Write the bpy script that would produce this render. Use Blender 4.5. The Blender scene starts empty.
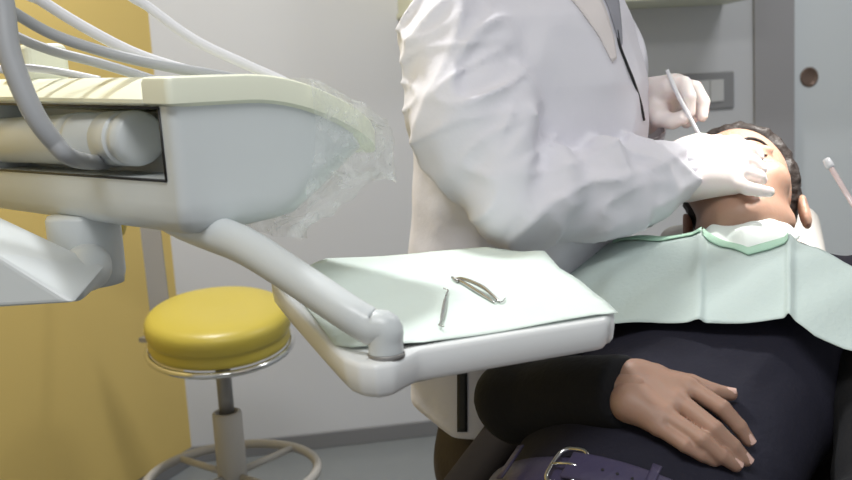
import bpy, bmesh, math, random
import numpy as np
from mathutils import Vector, Matrix, noise
from mathutils.bvhtree import BVHTree
random.seed(4)
rng = np.random.default_rng(7)
SC = bpy.context.scene
COL = SC.collection

# ---------------------------------------------------------------- camera
FPX = 950.0
PITCH = math.radians(8.68); ROLL = math.atan(.0586)
CF = np.array([0, math.cos(PITCH), -math.sin(PITCH)])
_R0 = np.array([1., 0, 0]); _U0 = np.array([0, math.sin(PITCH), math.cos(PITCH)])
CR = math.cos(ROLL)*_R0 - math.sin(ROLL)*_U0
CU = math.cos(ROLL)*_U0 + math.sin(ROLL)*_R0
CC = np.array([0, 0, 1.2])
def ray(x, y): return CF + (x-426)/FPX*CR - (y-240)/FPX*CU
def P(x, y, d): return CC + d*ray(x, y)                 # measured point at depth d
def G(x, y, z):                                          # measured point at height z
    v = ray(x, y); return CC + v*((z-1.2)/v[2])
def PL(x, y, q, n):                                      # measured point on a plane
    v = ray(x, y); return CC + v*(np.dot(np.array(q)-CC, n)/np.dot(v, n))
def nrm(v): v = np.array(v, float); return v/np.linalg.norm(v)

cam = bpy.data.cameras.new('camera'); co = bpy.data.objects.new('camera', cam); COL.objects.link(co)
cam.sensor_width = 36; cam.lens = FPX/852*36; cam.clip_start = .02
M4 = Matrix.Identity(4)
for i in range(3):
    M4[i][0] = CR[i]; M4[i][1] = CU[i]; M4[i][2] = -CF[i]; M4[i][3] = CC[i]
co.matrix_world = M4
SC.camera = co
cam.dof.use_dof = True; cam.dof.focus_distance = 1.2; cam.dof.aperture_fstop = 7.0

# ---------------------------------------------------------------- materials
def mat(name, col, rough=.5, metal=0, var=.04, scale=8, bump=0, bscale=60, spec=.5, sss=0, coat=0, trans=0):
    m = bpy.data.materials.new(name); m.use_nodes = True
    nt = m.node_tree; b = nt.nodes['Principled BSDF']
    tc = nt.nodes.new('ShaderNodeTexCoord')
    nz = nt.nodes.new('ShaderNodeTexNoise'); nz.inputs['Scale'].default_value = scale; nz.inputs['Detail'].default_value = 4
    nt.links.new(tc.outputs['Object'], nz.inputs['Vector'])
    mx = nt.nodes.new('ShaderNodeMix'); mx.data_type = 'RGBA'
    c = np.array(col)
    mx.inputs[6].default_value = (*(c*(1-var)), 1); mx.inputs[7].default_value = (*np.clip(c*(1+var), 0, 1), 1)
    nt.links.new(nz.outputs['Fac'], mx.inputs[0]); nt.links.new(mx.outputs[2], b.inputs['Base Color'])
    b.inputs['Roughness'].default_value = rough; b.inputs['Metallic'].default_value = metal
    b.inputs['Specular IOR Level'].default_value = spec
    if sss:
        b.inputs['Subsurface Weight'].default_value = sss; b.inputs['Subsurface Radius'].default_value = (.012, .004, .002)
    if coat: b.inputs['Coat Weight'].default_value = coat
    if trans: b.inputs['Transmission Weight'].default_value = trans
    if bump:
        n2 = nt.nodes.new('ShaderNodeTexNoise'); n2.inputs['Scale'].default_value = bscale; n2.inputs['Detail'].default_value = 3
        bp = nt.nodes.new('ShaderNodeBump'); bp.inputs['Strength'].default_value = bump; bp.inputs['Distance'].default_value = .004
        nt.links.new(tc.outputs['Object'], n2.inputs['Vector']); nt.links.new(n2.outputs['Fac'], bp.inputs['Height'])
        nt.links.new(bp.outputs['Normal'], b.inputs['Normal'])
    return m
def lin(r, g, b):
    f = lambda c: (c/255/12.92) if c <= 10 else ((c/255+.055)/1.055)**2.4
    return (f(r), f(g), f(b))
MT = dict(
    wall=mat('white_wall_paint', lin(203, 204, 207), .85, var=.015, scale=2, bump=.05, bscale=200),
    yellow=mat('ochre_wall_paint', lin(216, 188, 112), .75, var=.03, scale=2, bump=.05, bscale=200),
    ceil=mat('ceiling_paint', (.8, .8, .79), .9),
    floor=mat('grey_vinyl_floor', lin(128, 132, 134), .28, var=.06, scale=14),
    base=mat('grey_baseboard', lin(122, 122, 124), .5),
    door=mat('pale_grey_door', lin(214, 219, 221), .45, var=.01, scale=2),
    frame=mat('mid_grey_door_frame', lin(158, 156, 158), .5, var=.02),
    brownmetal=mat('brown_steel', lin(120, 100, 88), .35, .5),
    greymetal=mat('brushed_grey_metal', lin(150, 148, 146), .45, .5),
    cab=mat('pale_green_laminate', lin(206, 208, 188), .5),
    plate=mat('grey_switch_plate', lin(140, 140, 142), .45),
    rocker=mat('pale_rocker', lin(200, 200, 200), .4),
    yvinyl=mat('yellow_vinyl', lin(194, 176, 76), .36, var=.04, scale=5, bump=.08, bscale=90),
    chrome=mat('chrome', (.75, .75, .74), .16, 1.0),
    greypl=mat('grey_plastic_post', lin(176, 172, 166), .45),
    black=mat('black_rubber', (.012, .012, .013), .5),
    shell=mat('white_grey_plastic_shell', lin(212, 217, 218), .32, var=.012, scale=3),
    cream=mat('cream_plastic_lid', lin(236, 238, 218), .38, var=.015, scale=3),
    tray=mat('white_enamel_tray', lin(238, 240, 240), .22, var=.01),
    hoseg=mat('grey_rubber_hose', lin(165, 167, 170), .45),
    hosew=mat('white_silicone_hose', lin(222, 222, 226), .4),
    paper=mat('pale_green_paper', lin(228, 240, 233), .8, var=.015, scale=30, bump=.15, bscale=120),
    bib=mat('mint_green_bib_paper', lin(194, 208, 204), .8, var=.02, scale=12, bump=.2, bscale=160),
    bibfold=mat('mint_bib_fold', lin(176, 212, 190), .8, var=.02, scale=12),
    tissue=mat('white_tissue', lin(232, 240, 236), .85, var=.02, scale=20, bump=.3, bscale=80),
    steel=mat('instrument_steel', (.5, .49, .47), .25, 1.0, var=.15, scale=60),
    coat=mat('white_coat_fabric', lin(228, 226, 233), .75, var=.012, scale=6, bump=.25, bscale=45),
    coatin=mat('pink_lit_lapel_fabric', lin(230, 222, 220), .8, var=.02),  # coat cloth tinted warmer, pink light on the lapel put into its colour
    glove=mat('white_latex_glove', lin(236, 226, 222), .5, var=.02, bump=.2, bscale=70, sss=.15),
    brown=mat('dark_brown_trousers', lin(58, 48, 40), .8, var=.1, scale=20, bump=.2, bscale=120),
    tan=mat('brown_trouser_cloth', lin(92, 78, 68), .8, var=.1, scale=20),
    navy=mat('navy_jersey', lin(27, 26, 42), .85, var=.08, scale=20, bump=.2, bscale=150),
    shadeknit=mat('shaded_black_knit', lin(15, 15, 19), .9, var=.1, scale=20, bump=.2, bscale=150),  # sleeve cloth near black, the tray's shadow put into its colour
    belt=mat('navy_leather_belt', lin(66, 60, 88), .45, var=.12, scale=40, bump=.15, bscale=120),
    skin=mat('skin', lin(168, 133, 114), .5, var=.05, scale=18, bump=.08, bscale=120, sss=.25),
    nail=mat('fingernail', lin(226, 188, 174), .3),
    hair=mat('dark_brown_hair', lin(36, 26, 21), .6, var=.35, scale=60, bump=.6, bscale=110),
    lip=mat('lip', lin(196, 136, 120), .45),
    leather=mat('dark_brown_leather', lin(38, 32, 28), .85, var=.08, bump=.1, bscale=90, spec=.2),
    headrest=mat('pale_plastic_sleeve', lin(206, 202, 196), .4, var=.04),
    shadelapel=mat('grey_shaded_lapel', lin(150, 150, 158), .8),  # grey is the left lapel's shade, put into the colour
    clear=mat('clear_suction_plastic', lin(214, 196, 196), .25),
)
def film_mat():
    m = bpy.data.materials.new('clear_plastic_film'); m.use_nodes = True
    nt = m.node_tree; b = nt.nodes['Principled BSDF']; out = nt.nodes['Material Output']
    b.inputs['Base Color'].default_value = (.92, .93, .93, 1); b.inputs['Roughness'].default_value = .12
    tr = nt.nodes.new('ShaderNodeBsdfTransparent'); tr.inputs['Color'].default_value = (.98, .985, .98, 1)
    mx = nt.nodes.new('ShaderNodeMixShader')
    tc = nt.nodes.new('ShaderNodeTexCoord'); nz = nt.nodes.new('ShaderNodeTexNoise'); nz.inputs['Scale'].default_value = 38
    nz.inputs['Detail'].default_value = 5; nz.inputs['Distortion'].default_value = 1.2
    nt.links.new(tc.outputs['Object'], nz.inputs['Vector'])
    rp = nt.nodes.new('ShaderNodeMapRange'); rp.inputs[1].default_value = .35; rp.inputs[2].default_value = .75
    rp.inputs[3].default_value = .06; rp.inputs[4].default_value = .42
    nt.links.new(nz.outputs['Fac'], rp.inputs[0]); nt.links.new(rp.outputs[0], mx.inputs[0])
    nt.links.new(tr.outputs[0], mx.inputs[1]); nt.links.new(b.outputs[0], mx.inputs[2]); nt.links.new(mx.outputs[0], out.inputs[0])
    return m
MT['film'] = film_mat()

# ---------------------------------------------------------------- object helpers
def tag(o, label=None, cat=None, group=None, kind=None):
    if label: o['label'] = label
    if cat: o['category'] = cat
    if group: o['group'] = group
    if kind: o['kind'] = kind
    return o
def thing(name, loc, label, cat, group=None):
    o = bpy.data.objects.new(name, None); COL.objects.link(o); o.location = Vector(loc); o.empty_display_size = .05
    bpy.context.view_layer.update()
    return tag(o, label, cat, group)
def world_of(o):
    m = o.matrix_basis.copy(); q = o.parent
    while q: m = q.matrix_basis @ m; q = q.parent
    return m
def link(name, me, m, parent=None):
    o = bpy.data.objects.new(name, me); COL.objects.link(o)
    if m: me.materials.append(m)
    if parent:
        o.parent = parent; o.matrix_basis = world_of(parent).inverted()
    return o
def obj(name, V, Fc, m, parent=None, smooth=True):
    me = bpy.data.meshes.new(name)
    me.from_pydata([tuple(float(c) for c in v) for v in V], [], [tuple(int(i) for i in f) for f in Fc]); me.update()
    bm = bmesh.new(); bm.from_mesh(me); bmesh.ops.recalc_face_normals(bm, faces=bm.faces); bm.to_mesh(me); bm.free()
    if smooth: me.polygons.foreach_set('use_smooth', [True]*len(me.polygons))
    return link(name, me, m, parent)
def join(*meshes):
    V, Fc = [], []
    for v, f in meshes:
        k = len(V); V += [tuple(q) for q in v]; Fc += [tuple(i+k for i in ff) for ff in f]
    return V, Fc
def bevel(o, w, seg=3, ang=30):
    md = o.modifiers.new('bevel', 'BEVEL'); md.width = w; md.segments = seg; md.limit_method = 'ANGLE'; md.angle_limit = math.radians(ang)
    return o
def frame_box(o, ex, ey, ez, a, b):
    """box in a local frame o, ex, ey, ez between local corners a and b"""
    V = []
    for i in (0, 1):
        for j in (0, 1):
            for k in (0, 1):
                q = [(a, b)[i][0], (a, b)[j][1], (a, b)[k][2]]
                V.append(np.array(o)+q[0]*np.array(ex)+q[1]*np.array(ey)+q[2]*np.array(ez))
    return V, [(0, 1, 3, 2), (4, 6, 7, 5), (0, 4, 5, 1), (2, 3, 7, 6), (0, 2, 6, 4), (1, 5, 7, 3)]
def prism(poly, off):
    n = len(poly); off = np.array(off)
    V = [np.array(p) for p in poly]+[np.array(p)+off for p in poly]
    return V, [tuple(range(n)), tuple(range(2*n-1, n-1, -1))]+[(i, (i+1) % n, n+(i+1) % n, n+i) for i in range(n)]
def spline(pts, n):
    """Catmull-Rom through the points, n samples"""
    p = np.array(pts, float)
    p = np.vstack([2*p[0]-p[1], p, 2*p[-1]-p[-2]]); k = len(p)-3; out = []
    for s in np.linspace(0, k, n):
        i = min(int(s), k-1); t = s-i; a, b, c, d = p[i:i+4]
        out.append(.5*(2*b+(c-a)*t+(2*a-5*b+4*c-d)*t*t+(3*b-a-3*c+d)*t**3))
    return np.array(out)
def tube(path, r, ns=14, cap=True, flat=1.0, up=None):
    path = np.array(path, float); n = len(path)
    rr = np.full(n, r) if np.isscalar(r) else np.interp(np.linspace(0, 1, n), np.linspace(0, 1, len(r)), r)
    T = np.gradient(path, axis=0); T /= np.linalg.norm(T, axis=1)[:, None]+1e-12
    u = np.array(up if up is not None else (0, 0, 1.)); 
    if abs(np.dot(u, T[0])) > .95: u = np.array([1., 0, 0])
    V, Fc = [], []
    for i in range(n):
        u = u-np.dot(u, T[i])*T[i]; u /= np.linalg.norm(u); w = np.cross(T[i], u)
        for j in range(ns):
            a = 2*math.pi*j/ns
            V.append(path[i]+rr[i]*(math.cos(a)*u*flat+math.sin(a)*w))
    for i in range(n-1):
        for j in range(ns):
            k = (j+1) % ns
            Fc.append((i*ns+j, i*ns+k, (i+1)*ns+k, (i+1)*ns+j))
    if cap: Fc += [tuple(range(ns)), tuple(range((n-1)*ns, n*ns))]
    return V, Fc
def lathe(prof, o=(0, 0, 0), ns=48, axis=(0, 0, 1)):
    """prof: (r, h) pairs; revolve about axis at o"""
    az = nrm(axis); ax = nrm(np.cross(az, (0.3, 1, .2))); ay = np.cross(az, ax); V, Fc = [], []; n = len(prof)
    for r, h in prof:
        for j in range(ns):
            t = 2*math.pi*j/ns
            V.append(np.array(o)+az*h+max(r, 1e-4)*(math.cos(t)*ax+math.sin(t)*ay))
    for i in range(n-1):
        for j in range(ns):
            k = (j+1) % ns; Fc.append((i*ns+j, i*ns+k, (i+1)*ns+k, (i+1)*ns+j))
    Fc += [tuple(range(ns)), tuple(range((n-1)*ns, n*ns))]
    return V, Fc
def grid(fn, nu, nv, thick=None):
    """sheet from fn(u, v), u, v in 0..1"""
    V = [fn(i/(nu-1), j/(nv-1)) for i in range(nu) for j in range(nv)]
    Fc = [(i*nv+j, (i+1)*nv+j, (i+1)*nv+j+1, i*nv+j+1) for i in range(nu-1) for j in range(nv-1)]
    return V, Fc
def solid(o, t, offset=-1):
    md = o.modifiers.new('solid', 'SOLIDIFY'); md.thickness = t; md.offset = offset; return o
def subsurf(o, n=1):
    md = o.modifiers.new('sub', 'SUBSURF'); md.levels = n; md.render_levels = n; return o
def baked(o):
    dg = bpy.context.evaluated_depsgraph_get(); me = bpy.data.meshes.new_from_object(o.evaluated_get(dg))
    o.modifiers.clear(); o.data = me; return o

# ---------------------------------------------------------------- implicit surfaces for bodies and cloth
def rcone(p, a, b, r1, r2):
    a = np.array(a, np.float32); b = np.array(b, np.float32); ba = b-a
    t = np.clip(((p-a)@ba)/(ba@ba), 0, 1)
    return np.linalg.norm(p-a-t[..., None]*ba, axis=-1)-(r1+(r2-r1)*t)
def ell(p, c, r, Rm=None):
    q = p-np.array(c, np.float32)
    if Rm is not None: q = q@np.array(Rm, np.float32)
    r = np.array(r, np.float32)
    k0 = np.linalg.norm(q/r, axis=-1); k1 = np.linalg.norm(q/(r*r), axis=-1)+1e-9
    return k0*(k0-1)/k1
def smin(a, b, k):
    h = np.clip(.5+.5*(b-a)/k, 0, 1); return b+(a-b)*h-k*h*(1-h)
def smax(a, b, k): return -smin(-a, -b, k)
def waves(p, n=7, s=20, seed=1):
    r = np.random.default_rng(seed); f = np.zeros(p.shape[:-1], np.float32)
    for _ in range(n):
        d = nrm(r.normal(size=3))*s*r.uniform(.6, 1.7); f += np.sin(p@d.astype(np.float32)+r.uniform(0, 6.28))
    return f/n**.5
def nets(fn, lo, hi, h):
    """surface nets of fn over a box"""
    lo = np.array(lo, np.float32); n = np.ceil((np.array(hi)-lo)/h).astype(int)+1
    ax = [lo[i]+h*np.arange(n[i], dtype=np.float32) for i in range(3)]
    A = np.empty(tuple(n), np.float32)
    for i0 in range(0, n[0], 24):
        p = np.stack(np.meshgrid(ax[0][i0:i0+24], ax[1], ax[2], indexing='ij'), -1)
        A[i0:i0+24] = fn(p)
    S = A < 0; nx, ny, nz = n
    acc = np.zeros((nx-1, ny-1, nz-1, 3), np.float32); cnt = np.zeros((nx-1, ny-1, nz-1), np.float32)
    for axis in range(3):
        o1, o2 = [k for k in range(3) if k != axis]
        for d1 in (0, 1):
            for d2 in (0, 1):
                s0 = [None]*3; s1 = [None]*3
                s0[axis] = slice(0, n[axis]-1); s1[axis] = slice(1, n[axis])
                s0[o1] = s1[o1] = slice(d1, n[o1]-1+d1); s0[o2] = s1[o2] = slice(d2, n[o2]-1+d2)
                f0 = A[tuple(s0)]; f1 = A[tuple(s1)]; cr = (f0 < 0) != (f1 < 0)
                t = np.where(cr, f0/np.where(cr, f0-f1, 1), 0)
                acc[..., axis] += t; acc[..., o1] += cr*d1; acc[..., o2] += cr*d2; cnt += cr
    act = cnt > 0; idx = np.full(cnt.shape, -1, np.int64); idx[act] = np.arange(act.sum())
    I = np.argwhere(act); V = lo+h*(I+acc[act]/cnt[act][:, None]); Fc = []
    for axis in range(3):
        o1, o2 = [(1, 2), (2, 0), (0, 1)][axis]
        s0 = [slice(1, k-1) for k in n]; s1 = list(s0); s0[axis] = slice(0, n[axis]-1); s1[axis] = slice(1, n[axis])
        a = S[tuple(s0)]; b = S[tuple(s1)]; cr = np.argwhere(a != b)
        if not len(cr): continue
        base = cr.copy()
        for k in range(3):
            if k != axis: base[:, k] += 1
        flip = a[tuple(cr.T)]
        def at(da, db):
            q = base.copy(); q[:, o1] += da; q[:, o2] += db; return idx[tuple(q.T)]
        q = np.stack([at(-1, -1), at(0, -1), at(0, 0), at(-1, 0)], 1)
        q[~flip] = q[~flip][:, ::-1]
        Fc.append(q)
    return V, np.vstack(Fc)
def raw(name, V, Fc, m, parent=None, loops=1):
    me = bpy.data.meshes.new(name)
    V = np.asarray(V, np.float32); Fc = np.asarray(Fc)
    ed = np.vstack([Fc[:, [0, 1]], Fc[:, [1, 2]], Fc[:, [2, 3]], Fc[:, [3, 0]]])
    for _ in range(loops):
        s = np.zeros_like(V); c = np.zeros(len(V))
        np.add.at(s, ed[:, 0], V[ed[:, 1]]); np.add.at(s, ed[:, 1], V[ed[:, 0]])
        np.add.at(c, ed[:, 0], 1); np.add.at(c, ed[:, 1], 1)
        V = V+.5*(s/np.maximum(c, 1)[:, None]-V)
    me.from_pydata(V.tolist(), [], Fc.tolist()); me.update()
    me.polygons.foreach_set('use_smooth', [True]*len(me.polygons))
    return link(name, me, m, parent)
def cat_meshes(parts):
    V, Fc, k = [], [], 0
    for v, f in parts: V.append(np.asarray(v)); Fc.append(np.asarray(f)+k); k += len(v)
    return np.vstack(V), np.vstack(Fc)
# ================================================================ the room
WC = G(193, 462, 0); WD = nrm(G(360, 443, 0)-WC)            # corner and direction of the back wall
WN = nrm(np.cross(WD, (0, 0, 1)))                           # into the room
if WN[1] > 0: WN = -WN
UP = np.array([0, 0, 1.])
YD = nrm([-.365, -.931, 0])                                  # the yellow wall runs from the corner towards the left front
YN = nrm(np.cross(UP, YD));
if YN[0] < 0: YN = -YN
CEIL = 2.75
def wallpt(x, y):                                            # (along, height) on the back wall
    q = PL(x, y, WC, WN)-WC; return np.dot(q, WD), q[2]
def wbox(name, u0, u1, z0, z1, n0, n1, m, parent=None, bev=0):
    V, Fc = frame_box(WC, WD, UP, WN, (u0, z0, n0), (u1, z1, n1))
    o = obj(name, V, Fc, m, parent, smooth=False)
    if bev: bevel(o, bev)
    return o
uF0, uF1 = wallpt(753, 60)[0], wallpt(793, 60)[0]
st = lambda o: tag(o, kind='structure')
st(wbox('wall_back', -.1, uF0+.02, 0, CEIL, -.12, 0, MT['wall']))
st(wbox('wall_back_lintel', uF0+.02, uF1+3.0, 2.15, CEIL, -.12, 0, MT['wall'])).name = 'wall_backupper'
st(wbox('trim_1', uF0, uF1, 0, 2.2, -.1, .012, MT['frame'], bev=.003))
dr = st(wbox('door_1', uF1, uF1+1.0, .01, 2.15, -.07, -.02, MT['door']))
st(wbox('wall_right', uF1+1.0, uF1+3.0, 0, 2.15, -.12, 0, MT['wall']))
# round flush pull of the door
pu, pz = wallpt(812, 77)
pc = WC+WD*pu+UP*pz+WN*(-.02)
V, Fc = lathe([(.024, -.004), (.034, -.002), (.036, .003), (.031, .005), (.027, .003), (.025, .0015), (0, .001)], pc, 36, WN)
o = obj('door_pull', V, Fc, MT['brownmetal'], dr); o['label'] = 'round brown metal flush pull'
# yellow wall
V, Fc = frame_box(WC, YD, UP, -YN, (-.0, 0, 0), (4.6, CEIL, .12))
st(obj('wall_left', V, Fc, MT['yellow'], smooth=False))
FPo = [(-3.2, -1.6, 0), (4.2, -1.6, 0), (4.2, 4.3, 0), (-3.2, 4.3, 0)]
V, Fc = prism(FPo, (0, 0, -.1)); st(obj('floor', V, Fc, MT['floor'], smooth=False))
V, Fc = prism([(x, y, CEIL) for x, y, z in FPo], (0, 0, .1)); st(obj('ceiling', V, Fc, MT['ceil'], smooth=False))
# baseboards
def bboard(name, o, d, n, a, b):
    V, Fc = frame_box(o, d, UP, n, (a, 0, 0), (b, .056, .012)); st(bevel(obj(name, V, Fc, MT['base'], smooth=False), .003))
bboard('baseboard_back', WC, WD, WN, .0, uF0)
bboard('baseboard_left', WC, YD, YN, .0, 4.6)
# wall cabinet: its underside shows at the top edge
cu1, cz0 = wallpt(722, 5); cu0 = wallpt(398, 12)[0]
c0 = WC+WD*(cu0+cu1)/2+UP*cz0
cb = thing('wall_cabinet', c0, 'pale greenish wall cabinet whose bottom edge shows behind the dentist, top of photo', 'cabinet')
wbox('body', cu0, cu1, cz0+.02, cz0+.6, 0, .30, MT['cab'], cb, .004)
wbox('bottom_rail', cu0-.005, cu1+.005, cz0, cz0+.02, 0, .31, MT['cab'], cb, .003)
um = (cu0+cu1)/2
for a, b in ((cu0+.003, um-.002), (um+.002, cu1-.003)):
    d = wbox('door', a, b, cz0+.025, cz0+.597, .301, .318, MT['cab'], cb, .003)
    hx = b-.05 if a < um-.1 else a+.05
    wbox('handle', hx-.006, hx+.006, cz0+.07, cz0+.2, .319, .335, MT['greymetal'], d, .003)
# switch plate
a0, zt = wallpt(668, 75); a1, zb = wallpt(733, 108)
s0 = thing('light_switch', WC+WD*(a0+a1)/2+UP*zb+WN*.001, 'grey wall switch plate with pale rockers behind the gloved hands', 'light switch')
wbox('plate', a0, a1, zb, zt, .001, .012, MT['plate'], s0, .005)
mz = (zt-zb)*.2; mu = (a1-a0)*.17; n = 3
for k in range(n):
    w = (a1-a0-2*mu)/n
    wbox('rocker', a0+mu+k*w+.001, a0+mu+(k+1)*w-.001, zb+mz, zt-mz, .0125, .018, MT['rocker'], s0, .002)

# ================================================================ yellow stool
sc_ = P(217, 306, 2.35); sx, sy, sz = sc_
stool = thing('stool', (sx, sy, 0), 'round yellow vinyl stool on a grey column with foot ring, by the yellow wall', 'stool')
R = .178; T = .098
nv_ = nrm(UP-.17*np.array([-sx, -sy, 0])/math.hypot(sx, sy)*-1.0); st_c = np.array([sx, sy, sz])
prof = [(0, sz-.002), (R*.6, sz), (R*.86, sz-.006), (R*.97, sz-.018), (R*1.005, sz-.035), (R*1.0, sz-.055), (R*.96, sz-.068), (R*.9, sz-T), (0, sz-T)]
pr = spline([(a, b, 0) for a, b in prof], 40)[:, :2]
V, Fc = lathe([(max(a, 0), b-sz) for a, b in pr], st_c, 64, nv_); obj('seat_cushion', V, Fc, MT['yvinyl'], stool)
def ring(c, R, r, n=72, ns=12):
    V, Fc = [], []
    for i in range(n):
        t = 2*math.pi*i/n
        for j in range(ns):
            a = 2*math.pi*j/ns; V.append((c[0]+(R+r*math.cos(a))*math.cos(t), c[1]+(R+r*math.cos(a))*math.sin(t), c[2]+r*math.sin(a)))
    for i in range(n):
        for j in range(ns):
            Fc.append((i*ns+j, ((i+1) % n)*ns+j, ((i+1) % n)*ns+(j+1) % ns, i*ns+(j+1) % ns))
    return V, Fc
V, Fc = ring((0, 0, -T-.006), R*1.0, .008)
Rm_ = np.stack([nrm(np.cross((0, 1, 0), nv_)), nrm(np.cross(nv_, nrm(np.cross((0, 1, 0), nv_)))), nv_])
V = [st_c+np.array(q)@Rm_ for q in V]; o = obj('seat_ring', V, Fc, MT['chrome'], stool)
V, Fc = lathe([(0, -T-.014), (.12, -T-.014), (.12, -T+.004), (0, -T+.004)], st_c, 40, nv_); obj('seat_plate', V, Fc, MT['black'], stool)
V, Fc = lathe([(.019, P(240, 416, 2.35)[2]-.03), (.019, sz-T-.006)], (sx, sy, 0), 28); obj('gas_lift', V, Fc, MT['greymetal'], stool)
ct = P(240, 416, 2.35)[2]
V, Fc = lathe([(.037, .10), (.037, ct-.004), (.034, ct), (.026, ct), (.026, ct-.01), (0, ct-.01)], (sx, sy, 0), 32); obj('column', V, Fc, MT['greypl'], stool)
fz = P(250, 484, 2.35)[2]
V, Fc = ring((sx, sy, fz), .215, .012)
spk = [tube([(sx+.03*math.cos(t), sy+.03*math.sin(t), fz), (sx+.215*math.cos(t), sy+.215*math.sin(t), fz)], .009, 10) for t in (.9, 2.47, 4.04, 5.61)]
obj('foot_ring', *join((V, Fc), *spk), MT['greypl'], stool)
for k in range(5):
    t = 2*math.pi*k/5+.3; dx, dy = math.cos(t), math.sin(t)
    leg = obj('leg', *tube([(sx+.02*dx, sy+.02*dy, .10), (sx+.16*dx, sy+.16*dy, .088), (sx+.28*dx, sy+.28*dy, .07)], [.022, .018, .014], 12), MT['greypl'], stool)
    wx, wy = sx+.28*dx, sy+.28*dy
    obj('caster', *lathe([(.012, -.012), (.026, -.011), (.028, 0), (.026, .011), (.012, .012)], (wx, wy, .028), 24, (-dy, dx, 0)), MT['black'], leg)
# back post and pad
b0 = P(149, 300, 2.5); b1 = P(140, 224, 2.52)
bd = nrm(b1-b0); be = nrm(np.cross(bd, CF))
if be[0] < 0: be = -be
low = np.array([sx-.08, sy+.10, sz-T-.012])
top = b1+bd*.10
bw = .026
path = [b0+be*bw-UP*.0, b1+be*bw, top+be*bw]
V, Fc = frame_box(b0+be*bw, be, bd, nrm(np.cross(be, bd)), (-bw, -.07, -.004), (bw, np.linalg.norm(top-b0), .004))
foot = frame_box(low, nrm([b0[0]-low[0], b0[1]-low[1], 0]), nrm([-(b0[1]-low[1]), b0[0]-low[0], 0]), UP, (-.02, -.02, -.006), (np.linalg.norm((b0-low)[:2])+.03, .02, .006))
obj('back_post', *join((V, Fc), foot), MT['greymetal'], stool, smooth=False)
pe = P(126, 238, 2.56)
pad = [pe+np.array([0, 0, .06]), P(100, 215, 2.58), P(60, 205, 2.56), P(20, 205, 2.5)]
padp = spline([pe+np.array([.0, 0, .05]), pe+np.array([-.03, .01, .055]), pe+np.array([-.06, .02, .055]), pe+np.array([-.09, .03, .05])], 24)
V, Fc = tube(padp, [.014, .02, .021, .02, .014], 18, flat=3.0, up=(0, 0, 1)); pd = obj('backrest_pad', V, Fc, MT['yvinyl'], stool)
obj('bracket', *tube(spline([top-bd*.02+be*bw, top+np.array([-.03, .02, .02]), pe+np.array([-.05, .045, .08])], 10), .012, 10), MT['greymetal'], stool)
# ================================================================ dental delivery unit
UC = P(171, 110, .95); UC[2] = 0
E1 = nrm([-.68, .73, 0]); E2 = nrm([.73, .68, 0])
def bend(b): return 1.9*max(0., b-.085)**2
def unit(a, b, z): return UC+a*E1+b*E2+UP*(z-bend(b)+a*(.004+.041*max(0, min(1, (z-ZB)/(ZL-ZB)))))
def rrect(a0, b0, a1, b1, rads, ns=8):
    """rounded rectangle in (a, b): corners (a0,b0), (a0,b1), (a1,b1), (a1,b0)"""
    out = []
    cs = [((a0, b0), (1, 1), 270, 180), ((a0, b1), (1, -1), 180, 90), ((a1, b1), (-1, -1), 90, 0), ((a1, b0), (-1, 1), 0, -90)]
    for (c, s, t0, t1), r in zip(cs, rads):
        cx, cy = c[0]+s[0]*r, c[1]+s[1]*r
        for k in range(ns+1):
            t = math.radians(t0+(t1-t0)*k/ns); out.append((cx+r*math.cos(t), cy+r*math.sin(t)))
    # straight runs get extra points so the bend stays smooth
    res = []
    for i, p in enumerate(out):
        q = out[(i+1) % len(out)]; d = math.dist(p, q); m = max(1, int(round(d/.02))) if d > .03 else 1
        res.append((p, q))
    return out
def densify(poly, counts):
    out = []
    for i, p in enumerate(poly):
        q = poly[(i+1) % len(poly)]
        for k in range(counts[i]):
            t = k/counts[i]; out.append((p[0]+(q[0]-p[0])*t, p[1]+(q[1]-p[1])*t))
    return out
CNT = [1]*36
for i in (8, 17, 26, 35): CNT[i] = 14
def loft(slices):
    n = len(slices[0]); V = [q for s in slices for q in s]; Fc = []
    for i in range(len(slices)-1):
        for j in range(n):
            k = (j+1) % n; Fc.append((i*n+j, i*n+k, (i+1)*n+k, (i+1)*n+j))
    return V, Fc+[tuple(range(n)), tuple(range((len(slices)-1)*n, len(slices)*n))]
def capgrid(slices):
    """loft whose two caps are closed by shrinking rings so that bent caps stay smooth"""
    def shrink(s):
        c = np.mean([np.array(q) for q in s], axis=0); return [[c+(np.array(q)-c)*f for q in s] for f in (.75, .5, .25, .02)]
    return loft(list(reversed(shrink(slices[0])))+list(slices)+shrink(slices[-1]))
ZB, ZL, ZT = 1.070, 1.203, 1.233
UL = .62
du = thing('dental_delivery_unit', tuple(UC+np.array([-.3, .3, .0])), 'white dental delivery unit with cream lid, jointed arm and instrument tray, left foreground', 'dental unit')
sl = []
for s in (0, .015, .05, .12, .25, .4, .55, .7, .85, 1):
    L = .135+.135*s**.75; ins = .018*max(0, 1-s/.12)**2
    poly = rrect(0+ins, 0+ins, UL-ins, L-ins, [.012+.0*s, .05, .05, .012])
    sl.append([unit(a, b, ZB+(ZL-ZB)*s) for a, b in densify(poly, CNT)])
body = obj('body', *capgrid(sl), MT['shell'], du)
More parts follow.
